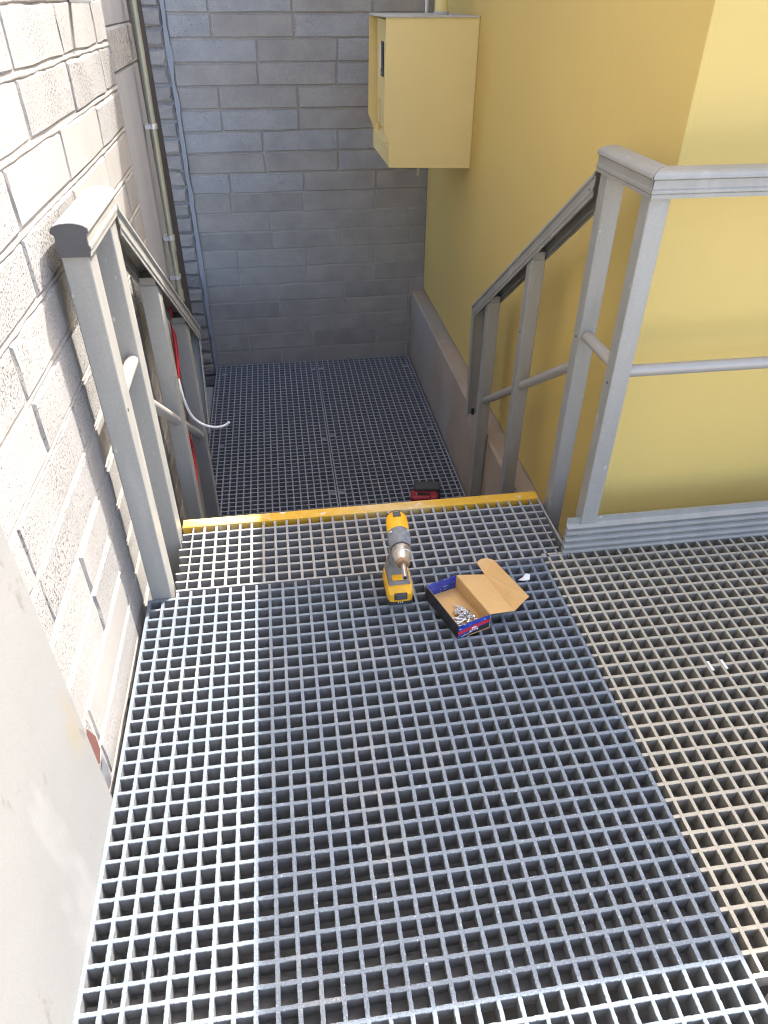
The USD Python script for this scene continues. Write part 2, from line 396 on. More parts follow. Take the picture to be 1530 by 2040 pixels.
# step (top tread) with painted nosing
xs = np.r_[-0.239 + 0.0, -0.2062 + 0.038 * np.arange(0, 31), 0.965]; ys = np.r_[0.035 + P * np.arange(0, 9)]
tread = thing('step_grating', 'top step grating with yellow painted nosing between the two handrails', 'step')
inner = xs[1:-1]
ms = grating(inner, ys, 0.0, border=(0, 0, 1, 1))
for y in ys:   # cut bar ends left and right
    ms.append(stub(-0.2375 + 0.004 * math.sin(y * 217), inner[0], y - 0.0036, y + 0.0036, 0.0))
    ms.append(stub(inner[-1], 0.960 if y > 0.25 or y < 0.05 else 0.952 + 0.006 * math.sin(y * 317), y - 0.0036, y + 0.0036, 0.0))
obj('lattice', cat_(*ms), 'grating_tread', tread)
obj('nosing', cbox(-0.240, 0.968, 0.334, 0.377, -0.040, 0.0035, 0.0018), 'nosing_yellow', tread)
obj('side_angle', bx(0.962, 0.968, 0.03, 0.334, -0.06, -0.002), 'grating_tread', tread)
for k, (x, y, r) in enumerate(((0.027, 0.324, 0.0032), (0.447, 0.118, 0.0036), (0.452, 0.106, 0.0026))):
    obj('paint_drip', trimesh.creation.cylinder(r, 0.0016, sections=9, transform=trimesh.transformations.translation_matrix((x, y, 0.0008))), 'nosing_yellow', tread)
# lower treads (mostly hidden by the top one)
for k, (y0, z) in enumerate(((0.40, -0.255), (0.66, -0.51))):
    lt = thing('step_grating', ('grey step grating hidden below the yellow nosing, upper of the two', 'grey step grating hidden below the yellow nosing, just above the landing')[k], 'step')
    obj('lattice', cat_(*grating(-0.20 + 0.038 * np.arange(0, 31), y0 + P * np.arange(0, 6), z)), 'grating_blue', lt)
# landing panels
xl = 0.349 - 0.006 - P * np.arange(18, -1, -1); xr = 0.349 + 0.006 + P * np.arange(0, 18)
yl = YB - 0.012 - P * np.arange(59, -1, -1)
la = thing('grating_panel', 'dark grey landing grating at the bottom, left of the joint line', 'grating')
obj('lattice', cat_(*grating(np.r_[xl[0] - 0.022, xl], yl, ZL, t=0.0078)), 'grating_blue', la)
lb = thing('grating_panel', 'dark grey landing grating at the bottom, right of the joint beside the concrete plinth', 'grating')
obj('lattice', cat_(*grating(np.r_[xr, xr[-1] + 0.024], yl, ZL, t=0.0078)), 'grating_blue', lb)
for par, pts in ((la, ((-0.305, 3.09), (0.315, 3.08), (-0.293, 2.12), (0.318, 2.125), (0.323, 1.53))), (lb, ((0.374, 3.08), (0.985, 3.075), (0.374, 2.13), (0.985, 2.14), (0.374, 1.53)))):
    for x, y in pts:
        j = int(np.argmin(np.abs(yl - y))); i = x
        y = yl[j] + P / 2
        obj('hold_down_clip', cat_(bx(x - 0.016, x + 0.016, y - 0.010, y - 0.004, ZL - 0.012, ZL - 0.002), bx(x - 0.016, x + 0.016, y + 0.004, y + 0.010, ZL - 0.012, ZL - 0.002),
                                  bx(x - 0.013, x + 0.013, y - 0.004, y + 0.004, ZL - 0.030, ZL - 0.027)), 'clip_steel', par)

# ------------------------------------------------------------------ stair stringers
sf = thing('stair_frame', 'grey channel stringers carrying the steps between platform and landing', 'stair frame')
for x0, x1 in ((-0.240, -0.232), (0.970, 0.978)):
    pts = [(-0.002, -0.045), (0.376, -0.045), (1.10, -0.76), (1.10, -0.98), (0.9, -0.98), (-0.002, -0.26)]
    m = prism([(-(p[0]), p[1]) for p in pts] if False else pts, (x0, 0, 0), (x1, 0, 0))
    m = trimesh.creation.extrude_polygon(Polygon(pts), x1 - x0, engine='earcut')
    T = np.array([[0, 0, 1, x0], [1, 0, 0, 0], [0, 1, 0, 0], [0, 0, 0, 1.0]])
    m.apply_transform(T)
    obj('stringer', m, 'grating_tread', sf)

# ------------------------------------------------------------------ block walls
rng = random.Random(5)


def block(L, H, D, r, c=0.006, j=0.0022):
    """Concrete block, face in the xz plane at y=0, body towards +y; uneven worn edges."""
    def J(): return r.uniform(-j, j)
    ring = [(0, 0), (L * 0.33, 0), (L * 0.7, 0), (L, 0), (L, H / 2), (L, H), (L * 0.66, H), (L * 0.3, H), (0, H), (0, H / 2)]
    n = len(ring)
    front, outer, back = [], [], []
    for x, z in ring:
        sx = 1 if x < L * 0.01 else (-1 if x > L * 0.99 else 0); sz = 1 if z < H * 0.01 else (-1 if z > H * 0.99 else 0)
        cc = c * r.uniform(0.5, 1.5)
        front.append((x + sx * cc + J() * 0.6, J() * 0.35, z + sz * cc + J() * 0.6))
        outer.append((x + J() * (0.9 if sx == 0 else 0.6), c * 0.8 + abs(J()) * 0.6, z + J() * 0.7))
        back.append((x, D, z))
    V = np.array(front + outer + back + [(L / 2, 0.0, H / 2)])
    F = []
    for k in range(n):
        k2 = (k + 1) % n
        F += [(3 * n, k, k2)]
        F += [(k, n + k, n + k2), (k, n + k2, k2), (n + k, 2 * n + k, 2 * n + k2), (n + k, 2 * n + k2, n + k2)]
    return trimesh.Trimesh(V, F, process=False)


def place(m, origin, ex, ey):
    """Local x -> ex, local y (into the wall) -> ey, z up."""
    T = np.eye(4); T[:3, 0], T[:3, 1], T[:3, 2], T[:3, 3] = ex, ey, (0, 0, 1), origin
    m = m.copy(); m.apply_transform(T)
    if np.linalg.det(T[:3, :3]) < 0:
        m.invert()
    return m


def course_joints(a0, a1, first, pitch):
    js = [x for x in first + pitch * np.arange(-30, 31) if a0 + 0.03 < x < a1 - 0.03]
    e = [a0] + js + [a1]
    return list(zip(e[:-1], e[1:]))


JT = 0.012
# left block wall, sunlit, facing +x
lw = thing('block_wall', 'pale sunlit concrete block wall with pitted blocks beside the left handrail', 'wall')
YA0, YA1 = -0.612, 1.222
ZTOP, ZBOT = 1.275 + 0.1198 * 3, 1.275 - 0.1198 * 17
obj('mortar', bx(XL - 0.20, XL - 0.0045, YA0 - 0.01, YA1, ZBOT, ZTOP), 'mortar_light', lw)
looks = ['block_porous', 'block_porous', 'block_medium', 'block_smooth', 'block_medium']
for k in range(-3, 17):
    z1 = 1.275 - 0.1198 * k; z0 = z1 - 0.1198
    fst = 0.142 if ((k + 1) // 2) % 2 == 0 else -0.083
    for a, b in course_joints(YA0, YA1, fst + rng.uniform(-0.012, 0.012), 0.443):
        m = block(b - a - JT * rng.uniform(0.5, 0.95), z1 - z0 - JT * rng.uniform(0.8, 1.25), 0.09, rng)
        # seen from +x, local x runs along -y
        q = place(m, (XL + rng.uniform(-0.0015, 0.002), b - JT / 2, z0 + JT / 2), (0, -1, 0), (-1, 0, 0))
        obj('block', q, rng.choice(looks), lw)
for k in range(-3, 17):     # squeezed-out mortar along the beds
    z = 1.275 - 0.1198 * k
    ysn = np.linspace(YA0, YA1, 170)
    nz = meshkit.fbm(np.stack([ysn * 16, ysn * 0 + k * 3.7, ysn * 0], 1), 4, 4) - 0.5
    pts = np.stack([XL - 0.0064 + nz * 0.003, ysn, z - 0.002 + (meshkit.fbm(np.stack([ysn * 7, ysn * 0 + k * 5.1, ysn * 0], 1), 3, 8) - 0.5) * 0.006], 1)
    obj('mortar_bed', tube(pts, 0.0062 + 0.0022 * np.clip(nz * 2, -0.8, 0.8), 7), 'mortar_light', lw, smooth=True)
obj('painted_patch', trimesh.Trimesh(np.array([(XL + 0.0035, y, z) for y, z in ((-0.604, 0.172), (-0.572, 0.186), (-0.548, 0.128), (-0.55, 0.088), (-0.575, 0.068), (-0.594, 0.09), (-0.604, 0.12))]),
    [(0, 1, 2), (0, 2, 3), (0, 3, 4), (0, 4, 5), (0, 5, 6)], process=False), 'brown_patch', lw, label='rust brown painted patch low on the wall')
obj('painted_patch', trimesh.Trimesh(np.array([(XL + 0.0035, y, z) for y, z in ((-0.578, 0.055), (-0.553, 0.062), (-0.545, 0.01), (-0.56, -0.028), (-0.588, -0.02), (-0.592, 0.02))]),
    [(0, 1, 2), (0, 2, 3), (0, 3, 4), (0, 4, 5)], process=False), 'grey_patch', lw, label='silvery grey patch low on the wall')
obj('upper_wall', bx(XL - 0.20, XL, YA0 - 0.01, 1.80, ZTOP, 4.2), 'block_medium', lw)

# smooth concrete at the near end of the wall and beyond the camera
cp = thing('concrete_pillar', 'smooth pale concrete pillar with yellowish stains at the near left', 'pillar')
obj('shaft', cbox(-0.75, -0.3085, -3.4, YA0, -1.0, 4.2, 0.006), 'concrete_smooth', cp)
pier = thing('concrete_pier', 'grey shaded concrete pier at the far end of the sunlit block wall', 'pier')
obj('shaft', cbox(-0.62, XL - 0.004, YA1 + 0.016, 1.775, -1.2, 1.19, 0.006), 'concrete_pier_look', pier)
obj('rough_band', cbox(-0.62, XL - 0.001, YA1 + 0.016, 1.77, 1.19, 1.315, 0.008), 'concrete_rough', pier)
obj('top_block', cbox(-0.62, XL - 0.006, YA1 + 0.016, 1.775, 1.315, 4.2, 0.006), 'concrete_pier_look', pier)
obj('joint_filler', bx(-0.60, XL - 0.006, YA1, YA1 + 0.016, -1.2, 1.6), 'mortar_grey', pier)
ds = thing('dark_upright', 'dark brown upright filling the gap behind the galvanised conduit', 'column')  # plain dark brown boxes standing in the gap behind the conduit
obj('upright_body', cbox(-0.50, -0.372, 1.80, 2.452, -0.66, 4.2, 0.003), 'dark_brown', ds)
obj('upright_edge', cbox(-0.372, -0.362, 1.80, 1.90, -0.66, 4.2, 0.002), 'dark_brown', ds)

# rough brick strip beside the dark upright, facing the stairs
XR = -0.368
ZK = [1.311 - 0.1157 * k for k in range(-4, 19)]
rw = thing('brick_wall', 'narrow strip of rough grey brickwork between the dark upright and the far block wall', 'wall')
obj('mortar', bx(-0.75, -0.386, YB + 0.010, YB + 0.2, -1.25, 1.70), 'concrete_rough', rw)
gl = ['grey_block', 'grey_block_blue', 'grey_block_dark']
ZS = 0.0905
for k in range(33):
    z0 = 1.70 - ZS * (k + 1)
    for a, b in ((-0.74, -0.575 + 0.02 * (k % 3)), (-0.565 + 0.02 * (k % 3), -0.384)):
        m = block(b - a - 0.006, ZS - JT * rng.uniform(0.6, 1.2), 0.08, rng, c=0.012, j=0.006)
        obj('brick', place(m, (a + rng.uniform(-0.003, 0.003), YB - 0.006 + rng.uniform(-0.006, 0.004), z0 + JT / 2), (1, 0, 0), (0, 1, 0)), rng.choice(['grey_block', 'grey_block_dark', 'grey_block_dark']), rw)
zs = np.linspace(-0.90, 1.75, 70)
nz = meshkit.fbm(np.stack([zs * 7, zs * 0, zs * 0 + 2], 1), 3, 9) - 0.5
zs = np.linspace(-0.90, 1.75, 90)
e0 = -0.386 + (meshkit.fbm(np.stack([zs * 9, zs * 0, zs * 0 + 2], 1), 3, 9) - 0.5) * 0.014
e1_ = -0.354 + (meshkit.fbm(np.stack([zs * 8, zs * 0, zs * 0 + 7], 1), 3, 5) - 0.5) * 0.018
yf = YB - 0.0075 + (meshkit.fbm(np.stack([zs * 6, zs * 0, zs * 0 + 4], 1), 3, 2) - 0.5) * 0.005
V = np.concatenate([np.stack([e0, yf * 0 + YB + 0.012, zs], 1), np.stack([e0 + 0.004, yf, zs], 1), np.stack([e1_ - 0.004, yf + 0.001, zs], 1), np.stack([e1_, yf * 0 + YB + 0.012, zs], 1)])
n_ = len(zs); F = [(c * n_ + k, (c + 1) * n_ + k, (c + 1) * n_ + k + 1, c * n_ + k + 1) for c in range(3) for k in range(n_ - 1)]
obj('corner_fillet', (V, np.array(F)), 'concrete_pier_look', rw)
obj('upper_wall', bx(-0.75, -0.386, YB, YB + 0.2, 1.70, 4.6), 'grey_block', rw)

# back wall
bw = thing('block_wall', 'grey shaded concrete block wall closing the far end of the landing', 'wall')
obj('mortar', cat_(bx(-0.372, 1.30, YB + 0.0070, YB + 0.2, 0.40, ZK[0]), bx(-0.372, 1.30, YB + 0.0050, YB + 0.2, -1.2, 0.40)), 'mortar_grey', bw)
for k in range(len(ZK) - 1):
    kk = k - 4
    fst = -0.125 if ((kk + 1) // 2) % 2 == 0 else 0.112
    for a, b in course_joints(XR + 0.005, 1.30, fst + rng.uniform(-0.008, 0.008), 0.456):
        m = block(b - a - JT * rng.uniform(0.7, 1.1), 0.1157 - JT * rng.uniform(0.6, 1.0), 0.09, rng, c=0.0045 if kk < 8 else 0.0022, j=0.0024)
        q = place(m, (a + JT / 2, YB + (rng.uniform(-0.002, 0.002) if kk < 8 else rng.uniform(0.0015, 0.0040)), ZK[k + 1] + JT / 2), (1, 0, 0), (0, 1, 0))
        obj('block', q, rng.choice(['grey_block_blue', 'grey_block_blue', 'grey_block'] if kk < 8 else ['grey_block', 'grey_block', 'grey_block_dark']), bw)
obj('upper_wall', bx(-0.38, 4.6, YB, YB + 0.2, ZK[0], 4.73), 'grey_block', bw)
obj('side_wall', bx(1.30, 4.6, YB, YB + 0.2, -1.2, ZK[0]), 'grey_block', bw)
tag(obj('joint_strip', cbox(0.345, 0.353, YB - 0.0105, YB - 0.0035, ZL + 0.002, ZL + 0.075, 0.001), 'zinc'), 'short thin grey wire standing at the foot of the back wall', 'wire')
fo = tag(obj('concrete_footing', cat_(cbox(-0.62, -0.374, 0.42, 2.93, -1.25, -0.757, 0.008), cbox(-0.62, -0.40, 1.79, 2.60, -0.755, -0.66, 0.008)), 'concrete_pier_look'), 'pale concrete footing between landing grating and wall behind the left posts', 'footing')

# ------------------------------------------------------------------ yellow building on its plinth
yb = thing('yellow_building', 'yellow painted steel building filling the right side', 'building')
w = 4.3
obj('side_wall', bx(XB, XB + 0.06, YF + 0.0, YB - 0.006, -0.262, HB), 'yellow_wall', yb)
obj('front_wall', bx(XB + 0.06, w, YF, YF + 0.06, -0.262, HB), 'yellow_wall', yb)
obj('corner_trim', cbox(XB - 0.0022, XB + 0.012, YF - 0.0022, YF + 0.012, -0.262, HB - 0.004, 0.0018), 'yellow_wall', yb)
obj('roof', cbox(XB + 0.001, w, YF + 0.001, YB - 0.008, HB, HB + 0.012, 0.003), 'yellow_dusty', yb)
obj('far_side_wall', bx(w - 0.06, w, YF + 0.06, YB - 0.006, -0.262, HB), 'yellow_wall', yb)
pl = tag(obj('concrete_plinth', cbox(1.042, w + 0.1, YF + 0.10, YB - 0.004, -1.25, -0.272, 0.012), 'concrete_plinth_look'),
         'brownish concrete plinth under the yellow building along the landing', 'plinth')

# electrical box on the yellow wall
eb = thing('electrical_box', 'yellow metal electrical box with hood on the yellow side wall', 'electrical box')
Y0, Y1 = 2.205, 2.80
prof = [(XB - 0.002, 1.318), (0.702, 1.318), (0.692, 0.874), (0.717, 0.822), (0.717, 0.712), (XB - 0.002, 0.700)]


def side_plate(pr_, y0, y1):
    m = trimesh.creation.extrude_polygon(Polygon(pr_), abs(y1 - y0), engine='earcut')
    m.apply_transform(np.array([[1, 0, 0, 0], [0, 0, -1, y1], [0, 1, 0, 0], [0, 0, 0, 1.0]]))
    return m


obj('side_plate', side_plate(prof, Y0, Y0 + 0.004), 'yellow_box_paint', eb)
obj('side_plate', side_plate(prof, Y1 - 0.004, Y1), 'yellow_box_paint', eb)
top = [(XB - 0.003, Y0 - 0.006), (0.702, Y0 - 0.006)] + [(0.702 - 0.022 * math.sin(math.pi * t), Y0 - 0.006 + (Y1 - Y0 + 0.012) * t) for t in np.linspace(0.08, 0.92, 9)] + [(0.702, Y1 + 0.006), (XB - 0.003, Y1 + 0.006)]
m = trimesh.creation.extrude_polygon(Polygon(top), 0.005, engine='earcut'); m.apply_translation((0, 0, 1.3185))
obj('top_plate', m, 'yellow_dusty', eb)
door = obj('door', cbox(0.742, 0.752, Y0 + 0.010, Y1 - 0.010, 0.835, 1.305, 0.002), 'yellow_box_paint', eb)
obj('body', cbox(0.755, XB - 0.003, Y0 + 0.006, Y1 - 0.006, 0.706, 1.312, 0.003), 'yellow_box_paint', eb)
obj('lower_front', hull([(0.720, Y0 + 0.006, 0.712), (0.720, Y1 - 0.006, 0.712), (0.720, Y0 + 0.006, 0.80), (0.720, Y1 - 0.006, 0.80), (0.755, Y0 + 0.006, 0.83), (0.755, Y1 - 0.006, 0.83), (0.755, Y0 + 0.006, 0.712), (0.755, Y1 - 0.006, 0.712)]), 'yellow_box_paint', eb)
hy = 2.57
obj('door_handle', cbox(0.7325, 0.742, hy - 0.024, hy + 0.024, 1.065, 1.215, 0.004), 'tool_dark', door)
obj('lever', cbox(0.724, 0.7325, hy - 0.014, hy + 0.014, 1.10, 1.205, 0.004), 'white_plastic', door)
obj('lock', lathe([(0, 0.010), (0.006, 0.010), (0.008, 0.007)], (0.7335, hy, 1.082), (0.70, hy, 1.082), 14), 'zinc', door)
for y in (2.32, 2.69):
    obj('hinge', cat_(lathe([(0, 0.011), (0.05, 0.011)], (0.728, y, 0.795), (0.728, y, 0.845), 10), cbox(0.7335, 0.742, y - 0.010, y + 0.010, 0.84, 0.955, 0.003), cbox(0.715, 0.721, y - 0.016, y + 0.016, 0.74, 0.80, 0.002)), 'yellow_box_paint', door)
obj('drain_nipple', lathe([(0, 0.012), (0.03, 0.012), (0.032, 0.008), (0.05, 0.008)], (0.885, 2.30, 0.706), (0.885, 2.30, 0.60), 12), 'galvanised', eb)
yp = thing('conduit_pipe', 'yellow painted pipe rising from the top of the electrical box', 'pipe')
obj('pipe', tube([(0.995, 2.42, 1.3245), (0.995, 2.42, 2.6)], 0.030, 18), 'yellow_pipe_paint', yp, smooth=True)
obj('pipe_collar', lathe([(0, 0.036), (0.012, 0.036), (0.014, 0.031)], (0.995, 2.42, 1.3240), (0.995, 2.42, 1.4), 18), 'yellow_dusty', yp, smooth=30)
tag(obj('thin_conduit', tube([(1.085, 3.235, 1.28), (1.085, 3.235, 2.3)], 0.010, 10), 'white_plastic', smooth=True), 'thin white conduit in the far corner above the electrical box', 'pipe')

# galvanised conduit on the left
cd = thing('conduit_pipe', 'galvanised conduit running down the concrete pier on the left', 'pipe')
PX = -0.300
pa, pb = np.array((PX, 1.700, 1.60)), np.array((PX, 1.590, 0.30))
obj('pipe', tube([pa, pb], 0.0125, 14), 'galvanised', cd, smooth=True)
at = lambda z: pa + (pb - pa) * (pa[2] - z) / (pa[2] - pb[2])
for z in (0.985, 0.575, 0.415):
    c = at(z)
    obj('saddle_clip', cat_(lathe([(0, 0.0165), (0.018, 0.0165)], c - (0, 0, 0.009), c + (0, 0, 0.009), 14), bx(c[0] - 0.028, c[0] - 0.008, c[1] - 0.020, c[1] + 0.020, z - 0.008, z + 0.008)), 'clip_steel', cd, smooth=30)
obj('coupler', lathe([(0, 0.016), (0.05, 0.016), (0.055, 0.013)], at(0.36), at(0.30), 14), 'galvanised', cd, smooth=30)
obj('coupler', lathe([(0, 0.0155), (0.045, 0.0155)], at(0.565), at(0.50), 14), 'galvanised', cd, smooth=30)
# white stub near the top left
ws = tag(obj('pipe_stub', lathe([(0, 0.016), (0.05, 0.016), (0.054, 0.012)], (XL, 0.775, 1.398), (0, 0.775, 1.398), 18), 'white_plastic', smooth=30), 'white round pipe stub sticking out high on the sunlit block wall', 'pipe stub')

# ------------------------------------------------------------------ handrails
W = 0.0372


def rail_profile(wd=0.0372, sk=0.052, hollow=False):
    arch = [(wd * math.cos(a), 0.0135 * math.sin(a)) for a in np.linspace(0, math.pi, 11)]
    L = [(-wd, -0.005), (-wd + 0.006, -0.009), (-wd + 0.0055, -sk * 0.55), (-wd + 0.003, -sk * 0.62), (-wd + 0.003, -sk * 0.75), (-wd + 0.0058, -sk * 0.82), (-wd + 0.0058, -sk)]
    R = [(-x, y) for x, y in reversed(L)]
    P_ = Polygon(arch + L + R)
    if hollow:
        P_ = P_.difference(P_.buffer(-0.0028).union(sbox(-wd + 0.0095, -sk - 0.02, wd - 0.0095, -0.012)).buffer(0))
        P_ = max(P_.geoms, key=lambda g_: g_.area) if hasattr(P_, 'geoms') else P_
    return P_


def channel_profile(wd=0.030, h=0.05, t=0.004):
    return Polygon([(-wd, 0), (wd, 0), (wd, -h), (wd - t, -h), (wd - t, -t), (-wd + t, -t), (-wd + t, -h), (-wd, -h)])


def screw_head(c, n, r=0.0042):
    c = np.asarray(c, float); n = np.asarray(n, float)
    return lathe([(0, r), (0.0012, r), (0.002, r * 0.55)], c - n * 0.0004, c + n * 0.01, 9)


def handrail(t, xc, edge, sk, posts, top_y, slope, ret_z, ret_y, mids, mat='rail_metal', mitre=None, slot=0.0, pw=0.0265, pd=0.045, inner=1, ends=None, post_x=None):
    """Posts of hollow bar, arched top rail, sloping rail with a square return, middle tubes."""
    px = xc if post_x is None else post_x
    pr_ = rail_profile(W, sk)
    for (y, z0, z1) in posts:
        pts = []
        if z1 is None:
            z1 = slope[0][1] + (slope[1][1] - slope[0][1]) * (y - slope[0][0]) / (slope[1][0] - slope[0][0]) - sk - 0.012
        ps = obj('post', cbox(px - pw, px + pw, y, y + pd, z0, z1, 0.0022), mat, t)
    obj('top_rail', prism_c(rail_profile(W, sk, True), (xc, top_y[0], edge), (xc, top_y[1], edge), mitre, None), mat, t, smooth=25)
    (ya, za), (yb_, zb) = slope
    d = np.array((0, yb_ - ya, zb - za)); d /= np.linalg.norm(d)
    obj('sloping_rail', prism_c(rail_profile(W, sk, True), (xc, ya, za), (xc, yb_, zb), (0, 1, 0), None, up=(0, 0, 1)), mat, t, smooth=25)
    # bracket that seats each sloping-rail post
    for (y, z0, z1) in posts:
        if z1 is None:
            zt = za + (zb - za) * (y - ya) / (yb_ - ya) - sk
            obj('post_bracket', cbox(px - pw + 0.003, px + pw - 0.003, y + 0.003, y + pd - 0.003, zt - 0.016, zt + 0.012, 0.001), mat, t)
    # return: the rail profile turned down, seen as an open channel
    e = np.array((xc, yb_, zb))
    obj('rail_return', prism(channel_profile(0.031, 0.034), (xc, yb_ + 0.012, zb + 0.006), (xc, ret_y, ret_z), up=(0, 1, 0.2)), mat, t)
    obj('return_slot', bx(xc - 0.006 + slot, xc + 0.006 + slot, ret_y - 0.022, ret_y - 0.012, ret_z + 0.004, ret_z + 0.034), 'dark_hole', t)
    for a, b in mids:
        obj('middle_tube', tube([a, b], 0.0165, 16), 'tube_metal', t, smooth=True)


lh = thing('handrail', 'left handrail with dark end cap standing against the sunlit block wall', 'handrail')
LX = -0.2665
handrail(lh, LX, 1.022, 0.053, [(0.008, -0.04, 0.969), (0.268, -0.30, 0.969), (0.735, -0.75, None), (1.215, -0.80, None)], (0.001, 0.340),
         ((0.341, 0.985), (1.555, 0.195)), -0.23, 1.36,
         [((LX + 0.004, 0.07, 0.622), (LX + 0.004, 0.272, 0.622)), ((LX + 0.004, 0.336, 0.462), (LX + 0.004, 1.22, -0.160))], post_x=-0.2705, pw=0.0275, pd=0.070)
obj('end_cap', prism(rail_profile(W - 0.0006, 0.0525), (LX, -0.004, 1.0215), (LX, 0.0005, 1.0215)), 'end_cap_plastic', lh)
for c in ((LX + 0.0325, 0.03, 0.988), (LX + 0.0325, 0.30, 0.988), (-0.2429, 0.027, 0.60)):
    obj('screw', screw_head(c, (1, 0, 0)), 'tool_dark', lh)

rh = thing('handrail', 'right handrail with its cross rail in front of the yellow building', 'handrail')
RX = 1.0135
handrail(rh, RX, 1.083, 0.047, [(0.045, -0.27, 1.037), (0.288, -0.27, 1.037), (0.763, -0.75, None), (1.203, -0.80, None)], (0.0665, 0.348),
         ((0.349, 1.030), (1.425, 0.283)), -0.245, 1.400,
         [((RX, 0.09, 0.607), (RX, 0.29, 0.607)), ((RX, 0.333, 0.500), (RX, 1.205, -0.075))], pw=0.0250, mitre=(1, -1, 0))
pr_ = rail_profile(W, 0.047)
obj('cross_rail', prism_c(pr_, (RX + 0.0012, 0.0665 - 0.0012, 1.083), (2.5, 0.0665 - 0.0012, 1.083), (1, -1, 0), None), 'rail_metal', rh, smooth=25)
obj('middle_tube', tube([(RX + 0.02, 0.0665, 0.60), (2.5, 0.0665, 0.60)], 0.0165, 16), 'tube_metal', rh, smooth=True)
obj('post', cbox(2.30, 2.35, 0.045, 0.09, -0.27, 1.036, 0.002), 'rail_metal', rh)
for c in ((RX - 0.0315, 0.075, 1.052), (RX - 0.0315, 0.305, 1.052), (RX - 0.0252, 0.066, 0.57), (RX - 0.0252, 0.31, 0.60), (RX - 0.0315, 0.37, 0.985), (RX - 0.0315, 0.785, 0.697), (RX - 0.0252, 0.79, 0.42)):
    obj('screw', screw_head(c, (-1, 0, 0), 0.0036), 'tool_dark', rh)

# toe board
tb = thing('toe_board', 'ribbed grey metal toe board along the foot of the yellow building', 'toe board')
kp = [(0.0315, 0.0012), (0.0315, 0.007), (0.0435, 0.0145)]
for zr in (0.022, 0.048, 0.074):
    kp += [(0.0435, zr - 0.005), (0.0315, zr), (0.0315, zr + 0.006), (0.0445, zr + 0.015)]
kp += [(0.0445, 0.093), (0.0320, 0.0965), (0.0320, 0.100), (0.0465, 0.1075), (0.0455, 0.129), (0.0500, 0.129), (0.0500, 0.0012)]
m = trimesh.creation.extrude_polygon(Polygon(kp), 1.56, engine='earcut')
m.apply_transform(np.array([[0, 0, 1, 0.946], [1, 0, 0, 0.0035], [0, 1, 0, 0], [0, 0, 0, 1.0]]))
obj('board', m, 'rail_metal', tb)
obj('bracket', cbox(1.60, 1.65, 0.0540, 0.0600, 0.001, 0.11, 0.001), 'rail_metal', tb)

# ------------------------------------------------------------------ cables
rc = tag(obj('red_cable', tube(smooth_path([(-0.296, 1.235, 0.42), (-0.296, 1.20, 0.25), (-0.300, 1.165, 0.155), (-0.312, 1.13, -0.02), (-0.297, 1.15, -0.17), (-0.290, 1.06, -0.29), (-0.290, 0.98, -0.40), (-0.30, 0.97, -0.75)], 50), 0.0085, 10), 'red_cable_look', smooth=True),
         'red cable hanging between the left handrail posts and the wall', 'cable')
wc = tag(obj('white_cable', tube(smooth_path([(-0.275, 1.0, 0.215), (-0.263, 0.955, 0.165), (-0.2555, 0.95, 0.125), (-0.238, 0.95, 0.073), (-0.187, 0.95, 0.031), (-0.139, 0.95, 0.025), (-0.103, 0.95, 0.043)], 40), 0.0052, 10), 'white_plastic', smooth=True),
         'white cable end curling out past the last left handrail posts', 'cable')

# ------------------------------------------------------------------ cordless drill standing on its battery
dr = thing('cordless_drill', 'yellow and black cordless drill standing on its battery on the grating', 'drill')
DX = 0.4075


def xf(m, ang=0.0, c=(0, 0, 0)):
    m = m.copy(); m.apply_transform(trimesh.transformations.rotation_matrix(ang, (0, 0, 1), c)); return m


bat = obj('battery', cat_(cbox(DX - 0.036, DX + 0.036, -0.116, -0.005, 0.0006, 0.024, 0.004), cbox(DX - 0.031, DX + 0.031, -0.112, -0.010, 0.020, 0.050, 0.003)), 'drill_black', dr)
shell = hull([(DX + sx * a, y, z) for sx in (-1, 1) for a, y, z in ((0.038, -0.106, 0.026), (0.030, -0.119, 0.019), (0.038, -0.106, 0.046), (0.030, -0.119, 0.044), (0.034, -0.104, 0.061), (0.036, -0.02, 0.061), (0.038, -0.02, 0.026), (0.026, 0.004, 0.05), (0.026, 0.004, 0.03), (0.018, -0.119, 0.017))])
obj('battery_shell', shell, 'drill_yellow', dr)
for k, dx in enumerate((-0.006, 0.0, 0.006)):
    obj('charge_light', bx(DX + dx - 0.0012, DX + dx + 0.0012, -0.1168, -0.1158, 0.008, 0.014), 'print_white', bat)
gr = obj('release_latch', cbox(DX - 0.0205, DX + 0.0205, -0.1202, -0.112, 0.0215, 0.0475, 0.003), 'drill_black', dr)
obj('latch_pad', cbox(DX - 0.014, DX + 0.014, -0.1218, -0.1195, 0.0255, 0.0445, 0.0012), 'tool_dark', gr)
obj('foot', hull([(DX + sx * a, y, z) for sx in (-1, 1) for a, y, z in ((0.031, -0.098, 0.060), (0.033, -0.01, 0.060), (0.029, -0.094, 0.072), (0.030, -0.02, 0.074), (0.020, 0.006, 0.088), (0.024, 0.008, 0.058))]), 'drill_grey', dr)
obj('label_plate', cbox(DX - 0.020, DX + 0.018, -0.0915, -0.055, 0.0728, 0.0758, 0.0008), 'drill_yellow', dr)
obj('handle', hull([(DX + 0.019 * math.cos(a), y + 0.023 * math.sin(a), z) for a in np.linspace(0, 2 * math.pi, 14)[:-1] for y, z in ((-0.022, 0.080), (-0.008, 0.120), (-0.012, 0.175))]), 'drill_grey', dr, smooth=30)
obj('trigger', cbox(DX - 0.008, DX + 0.008, -0.046, -0.028, 0.125, 0.155, 0.003), 'drill_black', dr)
A0, A1 = np.array((DX + 0.011, 0.052, 0.188)), np.array((DX - 0.003, -0.165, 0.186))
ax = (A1 - A0) / np.linalg.norm(A1 - A0)
q = lambda t: A0 + ax * t
